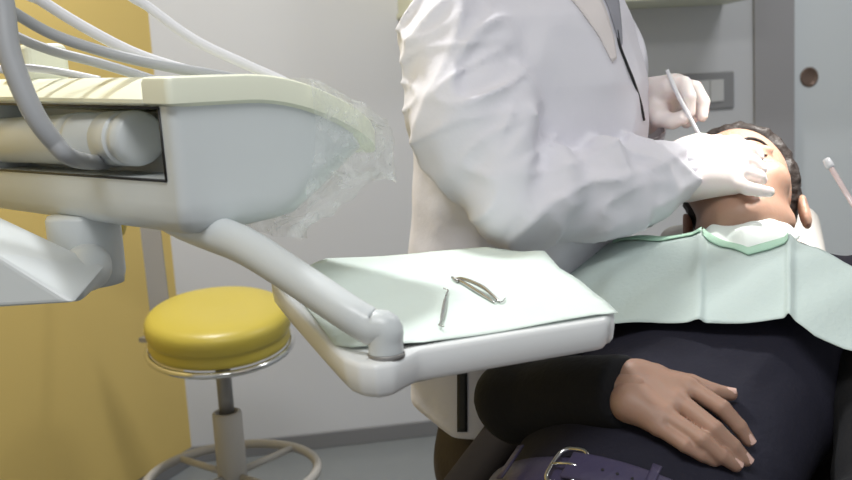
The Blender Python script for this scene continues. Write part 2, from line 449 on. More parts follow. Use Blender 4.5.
# the opening in the front face
FQ, FN = UC, -E2
def fr(x, y): q = PL(x, y, FQ, FN)-UC; return np.dot(q, E1), q[2]
TR, BR = fr(159, 108), fr(167, 181); TL, BL = fr(0, 104), fr(0, 170)
sT = (TL[1]-TR[1])/(TL[0]-TR[0]); sB = (BL[1]-BR[1])/(BL[0]-BR[0]); AE = .54
op = [TR, BR, (AE, BR[1]+sB*(AE-BR[0])), (AE, TR[1]+sT*(AE-TR[0]))]
fp = lambda a, z, b=0: UC+a*E1+b*E2+UP*z
RD = .062
cut = obj('cutter', *prism([fp(a, z, -.03) for a, z in op], E2*(RD+.03)), MT['shell'], smooth=False)
md = body.modifiers.new('cut', 'BOOLEAN'); md.object = cut; md.operation = 'DIFFERENCE'; md.solver = 'EXACT'
bpy.context.view_layer.update(); baked(body); bpy.data.objects.remove(cut)
md = body.modifiers.new('edges', 'EDGE_SPLIT'); md.split_angle = math.radians(45)
gp = op+[op[0]]
gs = [tube([fp(*gp[i], -.0005), fp(*gp[i+1], -.0005)], .0016, 8) for i in range(4)]
obj('gasket', *join(*gs), MT['black'], du)
# roller with end disc and rings inside the opening
ym = lambda a: (TR[1]+sT*(a-TR[0]))*.52+(BR[1]+sB*(a-BR[0]))*.48
ca, cb_ = fr(140, 135)[0]+.046, .026
cz = ym(.1)+.002
prof = [(0, 0), (.018, .0005), (.026, .002), (.030, .006), (.0315, .014), (.0315, .022), (.0285, .026), (.0285, .034), (.0315, .036), (.0315, .074), (.0305, .075), (.0305, .077), (.0315, .078), (.0315, .135), (.033, .137), (.033, .148), (.030, .151), (.030, .16), (.033, .163), (.033, .18), (.0315, .183), (.0315, .43), (.02, .435), (0, .436)]
rl = obj('instrument_roller', *lathe(prof, fp(ca, cz, cb_), 48, E1), MT['shell'], du)
md = rl.modifiers.new('edges', 'EDGE_SPLIT'); md.split_angle = math.radians(50)
nbs, nbe = fp(fr(92, 163)[0], fr(92, 163)[1], .012), fp(fr(106, 158)[0], fr(106, 158)[1], .045)
# lid: end block and bevelled long part
def lidloft(a0, a1, spec, rads):
    sls = []
    for z, ins, front in spec:
        poly = rrect(a0+ins, -.005+ins+front, a1-ins, .283-ins, rads); sls.append([unit(a, b, z) for a, b in densify(poly, CNT)])
    return capgrid(sls)
blk = lidloft(-.006, .052, [(ZL+.001, .004, 0), (ZL+.003, 0, 0), (ZT-.006, 0, 0), (ZT-.002, .0015, 0), (ZT, .006, 0)], [.008, .045, .004, .006])
lng = lidloft(.048, UL+.006, [(ZL+.001, .002, 0), (ZL+.003, 0, 0), (ZL+.007, 0, 0), (ZL+.012, .001, .006), (ZT-.004, .001, .034), (ZT-.001, .004, .04)], [.003, .004, .05, .01])
lid = obj('lid', *join(blk, lng), MT['cream'], du)
md = lid.modifiers.new('edges', 'EDGE_SPLIT'); md.split_angle = math.radians(40)
# small cream block further back on the lid, with a hose in front of it
q0 = P(40, 62, 1.32)
V, Fc = frame_box(q0, E1, E2, UP, (-.032, -.03, -.03), (.06, .03, .024)); bevel(obj('connector_block', V, Fc, MT['cream'], du, smooth=False), .012, 4)
# hoses
def hose(pts, r, m, n=80):
    (x0, y0, d0), (x1, y1, d1) = pts[:2]; k = 1/max(1, math.hypot(x1-x0, y1-y0))
    pts = [(x0+(x0-x1)*k*300-10, y0+(y0-y1)*k*300-230, d0), (x0+(x0-x1)*k*130, y0+(y0-y1)*k*130-50, d0)]+pts
    obj('hose', *tube(spline([P(*p) for p in pts], n), r, 16), MT[m], du)
hose([(-14, -60, .97), (2, 0, .97), (10, 55, .965), (34, 112, .975), (58, 146, 1.0)], .0, 'hoseg', 4) if False else None
pth = [P(-120, -420, .98), P(-50, -190, .95), P(-12, -60, .95), P(2, 2, .95), P(10, 55, .945), P(32, 110, .945), P(54, 142, .955), P(72, 158, .975), nbs, nbe]
obj('hose', *tube(spline(pth, 100), [.0125, .0125, .0122, .0115, .0105, .0092, .0088, .009], 18), MT['hoseg'], du)
hose([(-30, -8, 1.0), (6, 8, 1.02), (52, 34, 1.05), (112, 54, 1.07), (170, 67, 1.08), (240, 80, 1.10), (262, 92, 1.12)], .0062, 'hoseg')
hose([(10, -22, 1.10), (42, 1, 1.11), (84, 27, 1.12), (130, 51, 1.13), (172, 66, 1.14), (225, 80, 1.15), (250, 90, 1.16)], .0066, 'hosew')
hose([(-20, 12, 1.16), (12, 34, 1.17), (50, 50, 1.18), (95, 62, 1.19), (132, 73, 1.2), (165, 84, 1.21)], .0062, 'hoseg')
hose([(-10, 66, 1.2), (30, 68, 1.21), (66, 73, 1.22), (100, 80, 1.23)], .005, 'hosew')
hose([(110, -24, 1.12), (150, 8, 1.13), (195, 40, 1.13), (245, 64, 1.13), (285, 82, 1.13), (300, 92, 1.12)], .0058, 'hosew')
# pivot below the body and the box arm that carries it
pv = UC+.09*E1+.09*E2
ptop = P(86, 214, 1.13); ptop[2] = ZB+.005
pq = [P(50, 255, 1.06), P(122, 218, 1.06)]
axu = UP; cx = P(86, 245, 1.205)
V, Fc = lathe([(.042, -.05), (.045, -.035), (.045, .035), (.042, .04)], (cx[0], cx[1], cx[2]), 40); obj('pivot_column', V, Fc, MT['shell'], du)
near = [P(-150, 150, 1.06), P(0, 256, 1.05), P(76, 304, 1.045), P(-4, 308, 1.05), P(-150, 314, 1.06)]
far = [P(-150, 108, 1.15), P(0, 216, 1.145), P(108, 266, 1.13), P(20, 290, 1.15), P(-150, 290, 1.16)]
n = 5
arm = obj('support_arm', near+far, [(0, 1, 2, 3, 4), (9, 8, 7, 6, 5)]+[(i, (i+1) % n, n+(i+1) % n, n+i) for i in range(n)], MT['shell'], du, smooth=False)
bevel(arm, .006, 3)
# elbow cup between the arm's end and the pivot
V, Fc = nets(lambda p: smin(rcone(p, P(75, 292, 1.08), P(88, 268, 1.15), .012, .024), rcone(p, P(88, 268, 1.15), (cx[0], cx[1], cx[2]-.02), .022, .036), .02),
             np.array(cx)-(.16, .16, .14), np.array(cx)+(.12, .12, .06), .004)
raw('elbow_cup', V, Fc, MT['shell'], du, 3)

# tray arm: from below the body to the tray's near corner
TZ = .961
tend = P(385, 333, .888); tpt = np.array([tend[0], tend[1], TZ+.002])
pth = np.vstack([spline([P(165, 212, 1.14), P(183, 221, 1.09), P(208, 231, 1.03), P(245, 246, .98), P(290, 274, .94), P(345, 311, .90), P(366, 324, .892)], 40),
                 spline([P(372, 327.5, .8905), tend+UP*.004, tend*.6+tpt*.4, tpt], 16)])
ta = obj('tray_arm', *tube(pth, [.021, .021, .020, .0185, .0175, .0175, .0168, .0165], 24), MT['shell'], du)
obj('joint_ring', *lathe([(.0175, -.004), (.0175, 0), (.0165, .001), (0, .001)], tpt, 32), MT['greymetal'], ta)
# tray
tY0 = nrm([-.36, .93, 0]); TSL = .075; TN = nrm(UP-TSL*tY0)
def GT(x, y, dz=0): return PL(x, y, tpt+UP*(dz-.002), TN)
tA, tB, tC, tD = GT(269, 281), GT(349, 361), GT(410, 350), GT(612, 317)
tX = nrm(tD-tC); tX[2] = 0; tX = nrm(tX); tY = nrm(np.cross(UP, tX))
def tl(q): return np.array([np.dot(q-tpt, tX), np.dot(q-tpt, tY)])
A_, B_, C_, D_ = map(tl, (tA, tB, tC, tD))
print('tray local', A_, B_, C_, D_)
def tw(a, b, z): return np.array([tpt[0], tpt[1], 0])+a*tX+b*tY+UP*(z+TSL*b)
rD = tl(GT(611, 309)); rB = rD+np.array([-.004, A_[1]-.03-rD[1]])
outl = [tl(GT(*q)) for q in ((271, 280), (288, 300), (312, 326), (334, 349), (344, 358), (358, 363.5), (376, 365), (394, 362), (408, 355), (420, 349.5), (450, 344.5), (520, 333), (598, 320.5), (607, 318), (610.5, 314))]+[rD, rB, rB+np.array([-.02, .02]), tl(GT(330, 264)), tl(GT(284, 273)), tl(GT(273, 276))]
def closed(pts, n):
    m = len(pts); out = []
    for i in range(m):
        a, b, c, d = [np.array(pts[(i+k) % m], float) for k in (-1, 0, 1, 2)]
        for t in np.arange(n)/n:
            u = .5*(2*b+(c-a)*t+(2*a-5*b+4*c-d)*t*t+(3*b-a-3*c+d)*t**3); l = b+(c-b)*t; out.append(.35*u+.65*l)
    return out
ol = closed(outl, 5); cen = np.mean(ol, axis=0)
def inset(d): 
    res = []
    m = len(ol)
    for i in range(m):
        t = ol[(i+1) % m]-ol[i-1]; t = t/np.linalg.norm(t); nn = np.array([-t[1], t[0]]); 
        if np.dot(nn, cen-ol[i]) < 0: nn = -nn
        res.append(ol[i]+nn*d)
    return res
sls = []
for z, d in ((TZ-.035, .03), (TZ-.035, .010), (TZ-.033, .006), (TZ-.028, .0025), (TZ-.016, .0005), (TZ-.005, 0), (TZ-.0015, .0012), (TZ, .004), (TZ, .010), (TZ, .03)):
    sls.append([tw(a, b, z) for a, b in inset(d)])
o = obj('tray', *loft(sls), MT['tray'], ta)
# paper liner on the tray
pp = [GT(*q) for q in ((326, 261), (283, 279), (335, 347), (352, 350), (424, 345), (607, 316), (618, 313), (580, 285), (545, 263), (530, 256), (486, 250))]
pl_ = [tl(q) for q in pp]
def inpoly(x, y, poly):
    c = False; m = len(poly); j = m-1
    for i in range(m):
        if (poly[i][1] > y) != (poly[j][1] > y) and x < (poly[j][0]-poly[i][0])*(y-poly[i][1])/(poly[j][1]-poly[i][1])+poly[i][0]: c = not c
        j = i
    return c
def sheet_from_poly(poly, zf, step=.012):
    bm = bmesh.new()
    vs = []
    m = len(poly)
    for i in range(m):
        a, b = np.array(poly[i]), np.array(poly[(i+1) % m]); k = max(1, int(np.linalg.norm(b-a)/step))
        for t in range(k): q = a+(b-a)*t/k; vs.append(bm.verts.new((q[0], q[1], 0)))
    f = bm.faces.new(vs); bmesh.ops.triangulate(bm, faces=[f])
    for _ in range(5):
        es = [e for e in bm.edges if e.calc_length() > step*1.3 and not e.is_boundary]
        if not es: break
        bmesh.ops.subdivide_edges(bm, edges=es, cuts=1); bmesh.ops.triangulate(bm, faces=bm.faces[:]); bmesh.ops.beautify_fill(bm, faces=bm.faces[:], edges=[e for e in bm.edges if not e.is_boundary])
    V = [v.co.copy() for v in bm.verts]; bm.verts.index_update(); Fc = [[v.index for v in f.verts] for f in bm.faces]; bm.free()
    return [tw(v.x, v.y, zf(v.x, v.y)) for v in V], Fc
c9 = pl_[8]
def pz(x, y):
    w = .0006*math.sin(x*38+y*17)+.0005*math.sin(y*55-x*20)
    e = max(0, (x-(D_[0]-.03)))*.12
    curl = .010*max(0, 1-math.hypot(x-c9[0], y-c9[1])/.05)
    sag = -.012*max(0, 1-math.hypot(x-pl_[6][0], y-pl_[6][1])/.03)
    return TZ+.0022+w+e*.3+curl+sag*.3
V, Fc = sheet_from_poly(pl_, pz)
lin_ = tag(obj('paper_liner', V, Fc, MT['paper']), 'pale green paper liner spread over the white instrument tray', 'paper sheet'); solid(lin_, .0005, 1)
# tweezers and probe on the paper
def steel_tube(pts, r, n=30, flat=1): return tube(spline(pts, n), r, 10, flat=flat)
z0 = TZ+.0055
g = lambda x, y, dz=0: GT(x, y, .006)+UP*dz
tz_ = thing('tweezers', g(478, 290, -.003), 'steel dental tweezers with bent tips, right of the probe on green paper', 'tweezers')
obj('prong', *steel_tube([g(454, 279), g(464, 281.5, .003), g(482, 290, .004), g(494, 298, .002), g(501, 302, 0), g(505.5, 298)], [.0015, .0021, .0023, .0016, .0009, .0005], 36), MT['steel'], tz_)
obj('prong', *steel_tube([g(454, 279), g(463, 282.5, .0), g(478, 291.5, 0), g(488, 298, 0), g(494, 302, 0), g(497, 300.5)], [.0015, .0021, .0023, .0016, .0009, .0005], 36), MT['steel'], tz_)
obj('pinched_end', *tube([g(452, 277.5), g(458, 281)], [.0016, .0028], 12), MT['steel'], tz_)
pr_ = thing('dental_probe', g(443, 308, -.003), 'small double-ended steel dental probe left of the tweezers on green paper', 'dental probe')
obj('grip', *steel_tube([g(446, 296), g(444.5, 303), g(442.5, 314), g(441, 321)], [.0010, .0019, .0021, .0021, .0011], 24), MT['steel'], pr_)
obj('hook', *steel_tube([g(446, 296), g(447, 293), g(448, 291, .001), g(443.5, 290, .002)], [.0012, .0009, .0007], 16), MT['steel'], pr_)
obj('hook', *steel_tube([g(441, 321), g(440, 324), g(439, 326, .001), g(444, 328.5, .002)], [.0012, .0009, .0007], 16), MT['steel'], pr_)
# crumpled clear film pulled over the unit's far end
def filmpt(u, v):
    # u runs down over the lid and under the body, v runs from the near side round the rounded end
    zt = ZT+.006-(ZT-ZB+.02)*max(0, u-.22)/.78
    s = max(0., min(1., (zt-ZB)/(ZL-ZB))); L = .283 if u < .5 else .14+.145*s**.75
    top = u < .22
    off = .004+.005*u
    if v < .62:
        a = -.006-off; b = .165+.0*u+(L-.165)*(v/.62)**1.0
        if u > .5: b = (.165-.06*(u-.5))+(L-.16)*(v/.62)
    else:
        t = (v-.62)/.38; a = -.006-off+(.16+off)*t; b = L+off*.5+.004*math.sin(t*3)
    if top:
        k = (.22-u)/.22; a = a+k*.07*(1 if v < .62 else .6); b = b-(.03*k if v > .62 else 0)
    q = unit(a, b, zt)
    nv = Vector(q)
    w = noise.noise(nv*38)*.007+noise.noise(nv*90)*.006+abs(noise.noise(nv*26+Vector((5, 2, 1))))*.005
    return q+(-E1*.7+E2*.12)*max(w, -.003)+UP*noise.noise(nv*44+Vector((3, 3, 3)))*.006*(.3+u)
fo = obj('film_cover', *grid(filmpt, 46, 60), MT['film'])
tag(fo, 'crumpled clear plastic film wrapped over the right end of the delivery unit', 'plastic film')
# ================================================================ people: shared builders
def head_sdf(q):
    """head in its own frame: x to its left, y out of the face, z to the crown, origin between the ears"""
    d = ell(q, (0, -.012, .035), (.074, .094, .088))
    d = smin(d, ell(q, (0, .028, -.040), (.058, .062, .078)), .03)
    d = smin(d, rcone(q, (0, .070, -.098), (0, .064, -.09), .019, .022), .022)
    for s in (-1, 1):
        d = smin(d, rcone(q, (s*.052, .0, -.058), (s*.016, .066, -.098), .016, .015), .025)
        d = smin(d, ell(q, (s*.046, .052, -.022), (.024, .026, .022)), .025)
        d = smax(d, -ell(q, (s*.033, .098, -.001), (.019, .016, .013)), .012)
        d = smin(d, ell(q, (s*.033, .074, -.001), (.0145, .0135, .0105)), .004)
        d = smin(d, rcone(q, (s*.016, .086, .020), (s*.050, .070, .020), .007, .005), .014)
    d = smin(d, rcone(q, (0, .085, .012), (0, .106, -.028), .007, .0115), .010)
    for s in (-1, 1): d = smin(d, ell(q, (s*.012, .096, -.034), (.0085, .010, .007)), .006)
    d = smin(d, ell(q, (0, .084, -.062), (.023, .0105, .0055)), .006)
    d = smin(d, ell(q, (0, .082, -.073), (.020, .0105, .0065)), .006)
    d = smax(d, -ell(q, (0, .097, -.0672), (.020, .009, .0013)), .002)
    for s in (-1, 1):
        R = np.array([[.86*1, .0, 0], [0, 1, 0], [0, 0, 1.]])
        e = ell(q, (s*.083, -.026, -.018), (.009, .019, .031))
        e = smax(e, -ell(q, (s*.092, -.020, -.014), (.007, .010, .018)), .005)
        d = smin(d, e, .006)
    return d
def hair_sdf(q):
    c = ell(q, (0, -.018, .042), (.085, .104, .098)) + .0020*waves(q, 9, 300, 5)
    cutf = q[..., 1]*.80-q[..., 2]*.60 - (-.005) + .004*waves(q, 6, 120, 9)       # forehead line
    cutl = -(q[..., 2]) - .018 + .9*np.maximum(q[..., 1]+.03, 0)*1.0
    return smax(smax(c, cutf, .012), cutl, .012)
HS = 1.06
def frame3(c, fwd, up):
    u = nrm(up); f = np.array(fwd)-np.dot(fwd, u)*u; f = nrm(f); x = np.cross(f, u)
    return np.array(c), np.stack([x, f, u])                    # rows: local axes in world
def to_local(p, fr_): return ((p-fr_[0].astype(np.float32))@fr_[1].T.astype(np.float32))/HS
def head_mesh(fr_, h=.0032):
    V, Fc = nets(head_sdf, (-.1, -.12, -.14), (.1, .13, .14), h)
    return fr_[0]+V*HS@fr_[1], Fc
def head_bits(fr_, parent, hair=True):
    V, Fc = nets(hair_sdf, (-.1, -.14, -.1), (.1, .12, .16), .0027)
    raw('hair', fr_[0]+V*HS@fr_[1], Fc, MT['hair'], parent, 1)
    for s in (-1, 1):
        pts = [(s*.014, .0965, .0195), (s*.026, .0935, .0245), (s*.040, .083, .0265), (s*.053, .068, .022)]
        pts = [fr_[0]+HS*np.array(p)@fr_[1] for p in pts]
        obj('eyebrow', *tube(spline(pts, 16), [.0012, .0026, .0024, .0009], 8), MT['hair'], parent)
        lp = [(s*.019, .087, -.004), (s*.028, .0895, -.0065), (s*.038, .088, -.0062), (s*.046, .081, -.003)]
        obj('eyelash', *tube(spline([fr_[0]+HS*np.array(p)@fr_[1] for p in lp], 12), .0010, 6), MT['hair'], parent)
    lips = lambda q: smin(ell(q, (0, .0852, -.062), (.0225, .0105, .0052)), ell(q, (0, .0832, -.0732), (.0195, .0105, .0062)), .003)
    V, Fc = nets(lambda q: smax(lips(q), -ell(q, (0, .098, -.0672), (.022, .010, .0013)), .002), (-.03, .06, -.09), (.03, .105, -.05), .0016)
    raw('lips', fr_[0]+V*HS@fr_[1], Fc, MT['lip'], parent, 2)
def hand_sdf(J, grow=0.):
    """J: wrist, wrist radius, fingers (lists of points knuckle..tip with radii), palm thickness"""
    def f(p):
        d = None
        W = J['wrist']
        for i, fg in enumerate(J['fingers']):
            pts, rs = fg
            pr_ = J['palm'][i]
            if pr_ is not None:
                c = rcone(p, W[pr_[0]], pts[0], pr_[1]+grow, pr_[2]+grow)
                d = c if d is None else smin(d, c, J.get('kp', .012))
        for a, b, r1, r2 in J.get('extra', []): 
            c = rcone(p, a, b, r1+grow, r2+grow); d = smin(d, c, .012)
        for i, fg in enumerate(J['fingers']):
            pts, rs = fg; e = None
            for k in range(len(pts)-1):
                c = rcone(p, pts[k], pts[k+1], rs[k]+grow, rs[k+1]+grow); e = c if e is None else smin(e, c, .002)
            d = smin(d, e, .0032)
        return d
    return f
def hand_mesh(J, h=.0019, grow=0., extra_fn=None):
    pts = np.vstack([np.array(f[0]) for f in J['fingers']]+[np.array(J['wrist'])]+[np.array(e[:2]) for e in J.get('extra', [])])
    return nets(hand_sdf(J, grow), pts.min(0)-.045, pts.max(0)+.045, h)

# ================================================================ the patient
PB = P(600, 470, 1.02); PN = P(748, 228, 1.36)
PA = nrm(PN-PB); PLt = nrm(np.cross(PA, UP)); PNn = np.cross(PLt, PA)
def pt(u, v, w): return PB+u*PLt+v*PA+w*PNn
PM = np.stack([PLt, PA, PNn])
def ploc(p): return (p-PB.astype(np.float32))@PM.T.astype(np.float32)
SV = [-.25, -.12, 0, .12, .25, .36, .44, .50, .54]
HW = [.165, .17, .162, .162, .175, .190, .195, .165, .09]
HT = [.09, .10, .098, .100, .108, .112, .098, .075, .055]
WT = [-.03, -.01, 0, .006, .014, .018, .010, -.004, -.014]        # height of the front surface
def torso_sdf(q, g=0.):
    v = q[..., 1]; hw = np.interp(v, SV, HW)+g; ht = np.interp(v, SV, HT)+g; wc = np.interp(v, SV, WT)-np.interp(v, SV, HT)
    k = np.sqrt((q[..., 0]/hw)**2+((q[..., 2]-wc)/ht)**2)
    d = ((k-1)*np.minimum(hw, ht)).astype(np.float32)
    return smax(d, np.maximum(v-.535, -.24-v), .03)
def bdrape(u, v):
    v = min(v, .60); au = min(abs(u), .30); hw = .285
    ht = np.interp(min(v, .46), SV, HT)*.95; wt = np.interp(min(v, .46), SV, WT)
    w = wt-ht+ht*(1-(au/hw)**2.6)**(1/2.0) if au < .9*hw else wt-ht+ht*(1-.9**2.6)**.5-(au-.9*hw)*1.2
    if v > .46: w -= (v-.46)*.25
    return w
def drape(u, v, vcl=.50):
    v = min(v, .60); hw = np.interp(v, SV, HW)
    if v > .44: hw = .19
    ht = np.interp(min(v, .46), SV, HT); wc = np.interp(min(v, .46), SV, WT)-ht
    au = abs(u); e = min(au, .86*hw)
    w = wc+ht*math.sqrt(max(0, 1-(e/hw)**2))-max(0, au-.86*hw)*1.0
    if v > .46: w -= (v-.46)*.25
    return w
def onp(x, y, off=0., drape=drape):
    rv = ray(x, y); lo, hi = .6, 2.0
    f = lambda t: (lambda q: q[2]-drape(q[0], q[1])-off)(PM@(CC+t*rv-PB))
    ts = np.linspace(.7, 1.9, 121); fv = [f(t) for t in ts]
    for i in range(120):
        if fv[i] > 0 >= fv[i+1]:
            a, b = ts[i], ts[i+1]
            for _ in range(25):
                m = (a+b)/2
                if f(m) > 0: a = m
                else: b = m
            return CC+a*rv
    return CC+1.3*rv
def onpl(x, y, off=0., drape=drape): return PM@(onp(x, y, off, drape)-PB)
IM = lambda r, u, b: r*CR+u*CU-b*CF                             # direction from image right, up, towards viewer
Hup = nrm(IM(.14, .72, -.68)); Hf = IM(-.36, .68, .64)
HC = P(743, 211, 1.475); PH = frame3(HC, Hf, Hup)
HC = HC+.012*PH[1][1]+.012*PH[1][2]; PH = (HC, PH[1])
hd = lambda x, y, z: PH[0]+np.array([x, y, z])@PH[1]
# right hand resting on the belly
hz = lambda x, y, o=.008: onp(590+.3075*x, 340+.3077*y, o)
E_R = P(520, 402, 1.23)
RW0, RW1 = hz(150, 130, .026), hz(135, 205, .024)
fr_ = .0086
FI = ([hz(322, 152, .026), hz(430, 222, .030), hz(485, 282, .021), hz(516, 326, .0125)], [.0108, .0094, .0084, .0072])
FM = ([hz(285, 198, .027), hz(405, 290, .031), hz(465, 346, .022), hz(506, 390, .0125)], [.0112, .0096, .0086, .0074])
FR = ([hz(240, 243, .025), hz(365, 326, .028), hz(428, 376, .020), hz(474, 408, .012)], [.0106, .0092, .0082, .0070])
FK = ([hz(222, 282, .020), hz(308, 343, .022), hz(362, 374, .016), hz(406, 396, .010)], [.0092, .0074, .0066, .0056])
FT = ([hz(215, 118, .022), hz(330, 140, .014), hz(405, 168, .012), hz(458, 176, .011)], [.0115, .0100, .0092, .0076])
RHJ = dict(wrist=[RW0, RW1], fingers=[FI, FM, FR, FK, FT],
           palm=[(0, .018, .0125), (0, .019, .0125), (1, .019, .012), (1, .017, .0105), (0, .018, .013)], kp=.014,
           extra=[(RW0, (RW0*.7+RW1*.3)+.05*nrm(E_R-(RW0+RW1)/2), .018, .017), (RW1, (RW1*.7+RW0*.3)+.05*nrm(E_R-(RW0+RW1)/2), .018, .017)])
WR = (RW0+RW1)/2; hdir = nrm((FM[0][0]+FR[0][0])/2-WR)
print('hand length', np.linalg.norm(FM[0][-1]-WR), 'shoulder-elbow-wrist')
S_R, S_L = pt(-.185, .445, -.075), pt(.185, .445, -.075)
print(np.linalg.norm(S_R-E_R), np.linalg.norm(E_R-WR))
E_L, W_L = pt(.245, .17, -.12), pt(.235, -.08, -.06)
LFd = nrm(-PA*.9-PLt*.15+PNn*.05)
lk = [W_L+LFd*.085+PLt*s for s in (-.030, -.010, .010, .028)]
LHJ = dict(wrist=[W_L], fingers=[([k, k+LFd*.042, k+LFd*.066-PNn*.006, k+LFd*(.085-.012*abs(i-1.5))-PNn*.014], [.0105, .0088, .008, .0066]) for i, k in enumerate(lk)]+
           [([W_L+LFd*.03-PLt*.03, W_L+LFd*.06-PLt*.05, W_L+LFd*.085-PLt*.058], [.0115, .0095, .0076])],
           palm=[(0, .02, .0125)]*3+[(0, .02, .011), (0, .02, .013)])
HIPR, HIPL = pt(-.085, -.13, -.105), pt(.085, -.13, -.105)
TH = nrm([-.60, -.80, .03])
KN_R, KN_L = HIPR+TH*.42-PLt*.03, HIPL+TH*.42+PLt*.03
SH = nrm([-.55, -.75, -.42]); AN_R, AN_L = KN_R+SH*.38, KN_L+SH*.38
def body_sdf(p):
    d = torso_sdf(ploc(p), -.016)
    d = smin(d, rcone(p, pt(0, .47, -.075), hd(0, -.03, -.06), .060, .056), .03)
    for S, E, W in ((S_R, E_R, WR), (S_L, E_L, W_L)):
        d = smin(d, rcone(p, S, E, .050, .038), .03); d = smin(d, rcone(p, E, W, .038, .024), .01)
    for H_, K, A in ((HIPR, KN_R, AN_R), (HIPL, KN_L, AN_L)):
        d = smin(d, rcone(p, H_, K, .07, .052), .03); d = smin(d, rcone(p, K, A, .05, .036), .01)
        d = smin(d, rcone(p, A, A+.14*nrm(SH*.5+UP*.9), .034, .026), .01)
    q = to_local(p, PH)
    return smin(d, ell(q, (0, -.012, .03), (.066, .085, .08)), .01)
patient = None
pts = np.array([AN_R, AN_L, S_R, S_L, hd(0, 0, .1), E_R, E_L, pt(0, 0, -.25), AN_R+UP*.2])
bV, bF = nets(body_sdf, pts.min(0)-.12, pts.max(0)+.12, .009)
V, Fc = cat_meshes([(bV, bF), head_mesh(PH), hand_mesh(RHJ), hand_mesh(LHJ, .0035)])
patient = raw('person', V, Fc, MT['skin'], None, 1)
tag(patient, 'person lying back in dark navy top and belt, one hand resting on belly', 'person')
head_bits(PH, patient)
# fingernails of the resting hand
for (fp_, rs), k in ((FI, 1), (FM, 1), (FR, 1), (FK, .85), (FT, 1.05)):
    tip, pre = fp_[-1], fp_[-2]; ax = nrm(tip-pre); upn = nrm(PNn-np.dot(PNn, ax)*ax); sd = np.cross(ax, upn)
    c = tip-ax*.0028+upn*(rs[-1]*.70); r = rs[-1]
    fn = lambda u, v: c+ax*((u-.5)*.0118*k+.001)+sd*math.sin((v-.5)*2.0)*r*.74+upn*(math.cos((v-.5)*2.0)-.55)*r*.80
    obj('fingernail', *grid(fn, 6, 7), MT['nail'], patient)
# clothing
def foldpat(p, s, seed, axis, sq): 
    """creases elongated across 'axis' (squeezed sq times along it)"""
    a = np.array(axis, np.float32); t = p@a
    return waves(p+(t*(sq-1))[..., None]*a, 8, s, seed)
def sweater(p):
    q = ploc(p)
    d = torso_sdf(q, 0.0)
    for S, E in ((S_R, E_R), (S_L, E_L)): d = smin(d, rcone(p, S, S*.82+E*.18, .072, .066), .04)
    d = smax(d, -.028-q[..., 1], .01)
    d = smin(d, 1e3+d, .01) if False else d
    fb_ = foldpat(p, 24, 3, nrm(PA*.75+PLt*.6), 2.6)
    return d+.0022*fb_-.004*np.clip(1-np.abs(fb_)*1.2, 0, 1)**2
V, Fc = nets(sweater, PB-(.45, .3, .4), PB+(.75, .75, .45), .007)
sw = raw('sweater', V, Fc, MT['navy'], patient, 2)
def sleeve(S, E, W, s0=.16, r=(.066, .056, .043), end=.028):
    We = W-nrm(W-E)*end
    def f(p):
        d = smin(rcone(p, S*(1-s0)+E*s0, E, r[0], r[1]), rcone(p, E, We, r[1]*.93, r[2]), .015)
        d = smax(d, (p-We.astype(np.float32))@nrm(W-E).astype(np.float32)-.0, .006)
        return d+.003*foldpat(p, 36, 8, nrm(W-E), 2.0)
    c = np.array([S, E, W]); V, Fc = nets(f, c.min(0)-.09, c.max(0)+.09, .006)
    return raw('sleeve', V, Fc, MT['shadeknit'], patient, 2)
sleeve(S_R, E_R, WR, end=.006)['label'] = 'sleeve coloured near black for the shade under the tray'
sleeve(S_L, E_L, W_L)
def trousers(p):
    q = ploc(p); d = smax(torso_sdf(q, .004), q[..., 1]+.004, .008)
    for H_, K, A in ((HIPR, KN_R, AN_R), (HIPL, KN_L, AN_L)):
        d = smin(d, rcone(p, H_, K, .088, .07), .04); d = smin(d, rcone(p, K, A, .07, .055), .012)
    return d+.003*foldpat(p, 30, 12, PA, 2)
pts = np.array([AN_R, AN_L, pt(-.2, .05, 0), pt(.2, .05, 0), pt(0, 0, -.22)])
V, Fc = nets(trousers, pts.min(0)-.1, pts.max(0)+.1, .009); raw('trousers', V, Fc, MT['tan'], patient, 2)
for A in (AN_R, AN_L):
    toe = A+.17*nrm(SH*.5+UP*.9)
    f = lambda p: smin(rcone(p, A-SH*.0+.0*UP, A+SH*.03, .045, .042), rcone(p, A+SH*.03, toe+SH*.02, .042, .032), .02)
    V, Fc = nets(f, np.minimum(A, toe)-.1, np.maximum(A, toe)+.1, .007); raw('shoe', V, Fc, MT['leather'], patient, 2)
# belt
def tor(v, ang, g):
    hw = np.interp(v, SV, HW)+g; ht = np.interp(v, SV, HT)+g; wc = np.interp(v, SV, WT)-np.interp(v, SV, HT)
    return pt(hw*math.sin(ang), v, wc+ht*math.cos(ang))
NB = 96
def beltring(v0, v1, g, a0=-math.pi, a1=math.pi, th=.0045):
    V, Fc = [], []; n = NB
    for i in range(n+1):
        a = a0+(a1-a0)*i/n
        for v, gg in ((v0, g), (v0, g+th*.7), (v0+.002, g+th), (v1-.002, g+th), (v1, g+th*.7), (v1, g)): V.append(tor(v, a, gg))
    for i in range(n):
        for j in range(6):
            k = (j+1) % 6; Fc.append((i*6+j, i*6+k, (i+1)*6+k, (i+1)*6+j))
    return V, Fc+[tuple(range(6)), tuple(range(n*6, n*6+6))]
bq = onpl(580, 468); ba = math.asin(max(-1, min(1, bq[0]/.17)))
V, Fc = beltring(-.036, .002, .006)
blt = obj('belt', V, Fc, MT['belt'], patient)
V, Fc = beltring(-.035, .001, .0165, ba-.01, ba+.62); obj('belt_end', V, Fc, MT['belt'], blt)
for k in (.22, .31, .40):
    c = tor(-.017, ba+k, .0215); obj('belt_hole', *lathe([(.0016, -.001), (.0016, .0006), (0, .0006)], c, 12, nrm(tor(-.017, ba+k, .03)-c)), MT['black'], blt)
bk = []
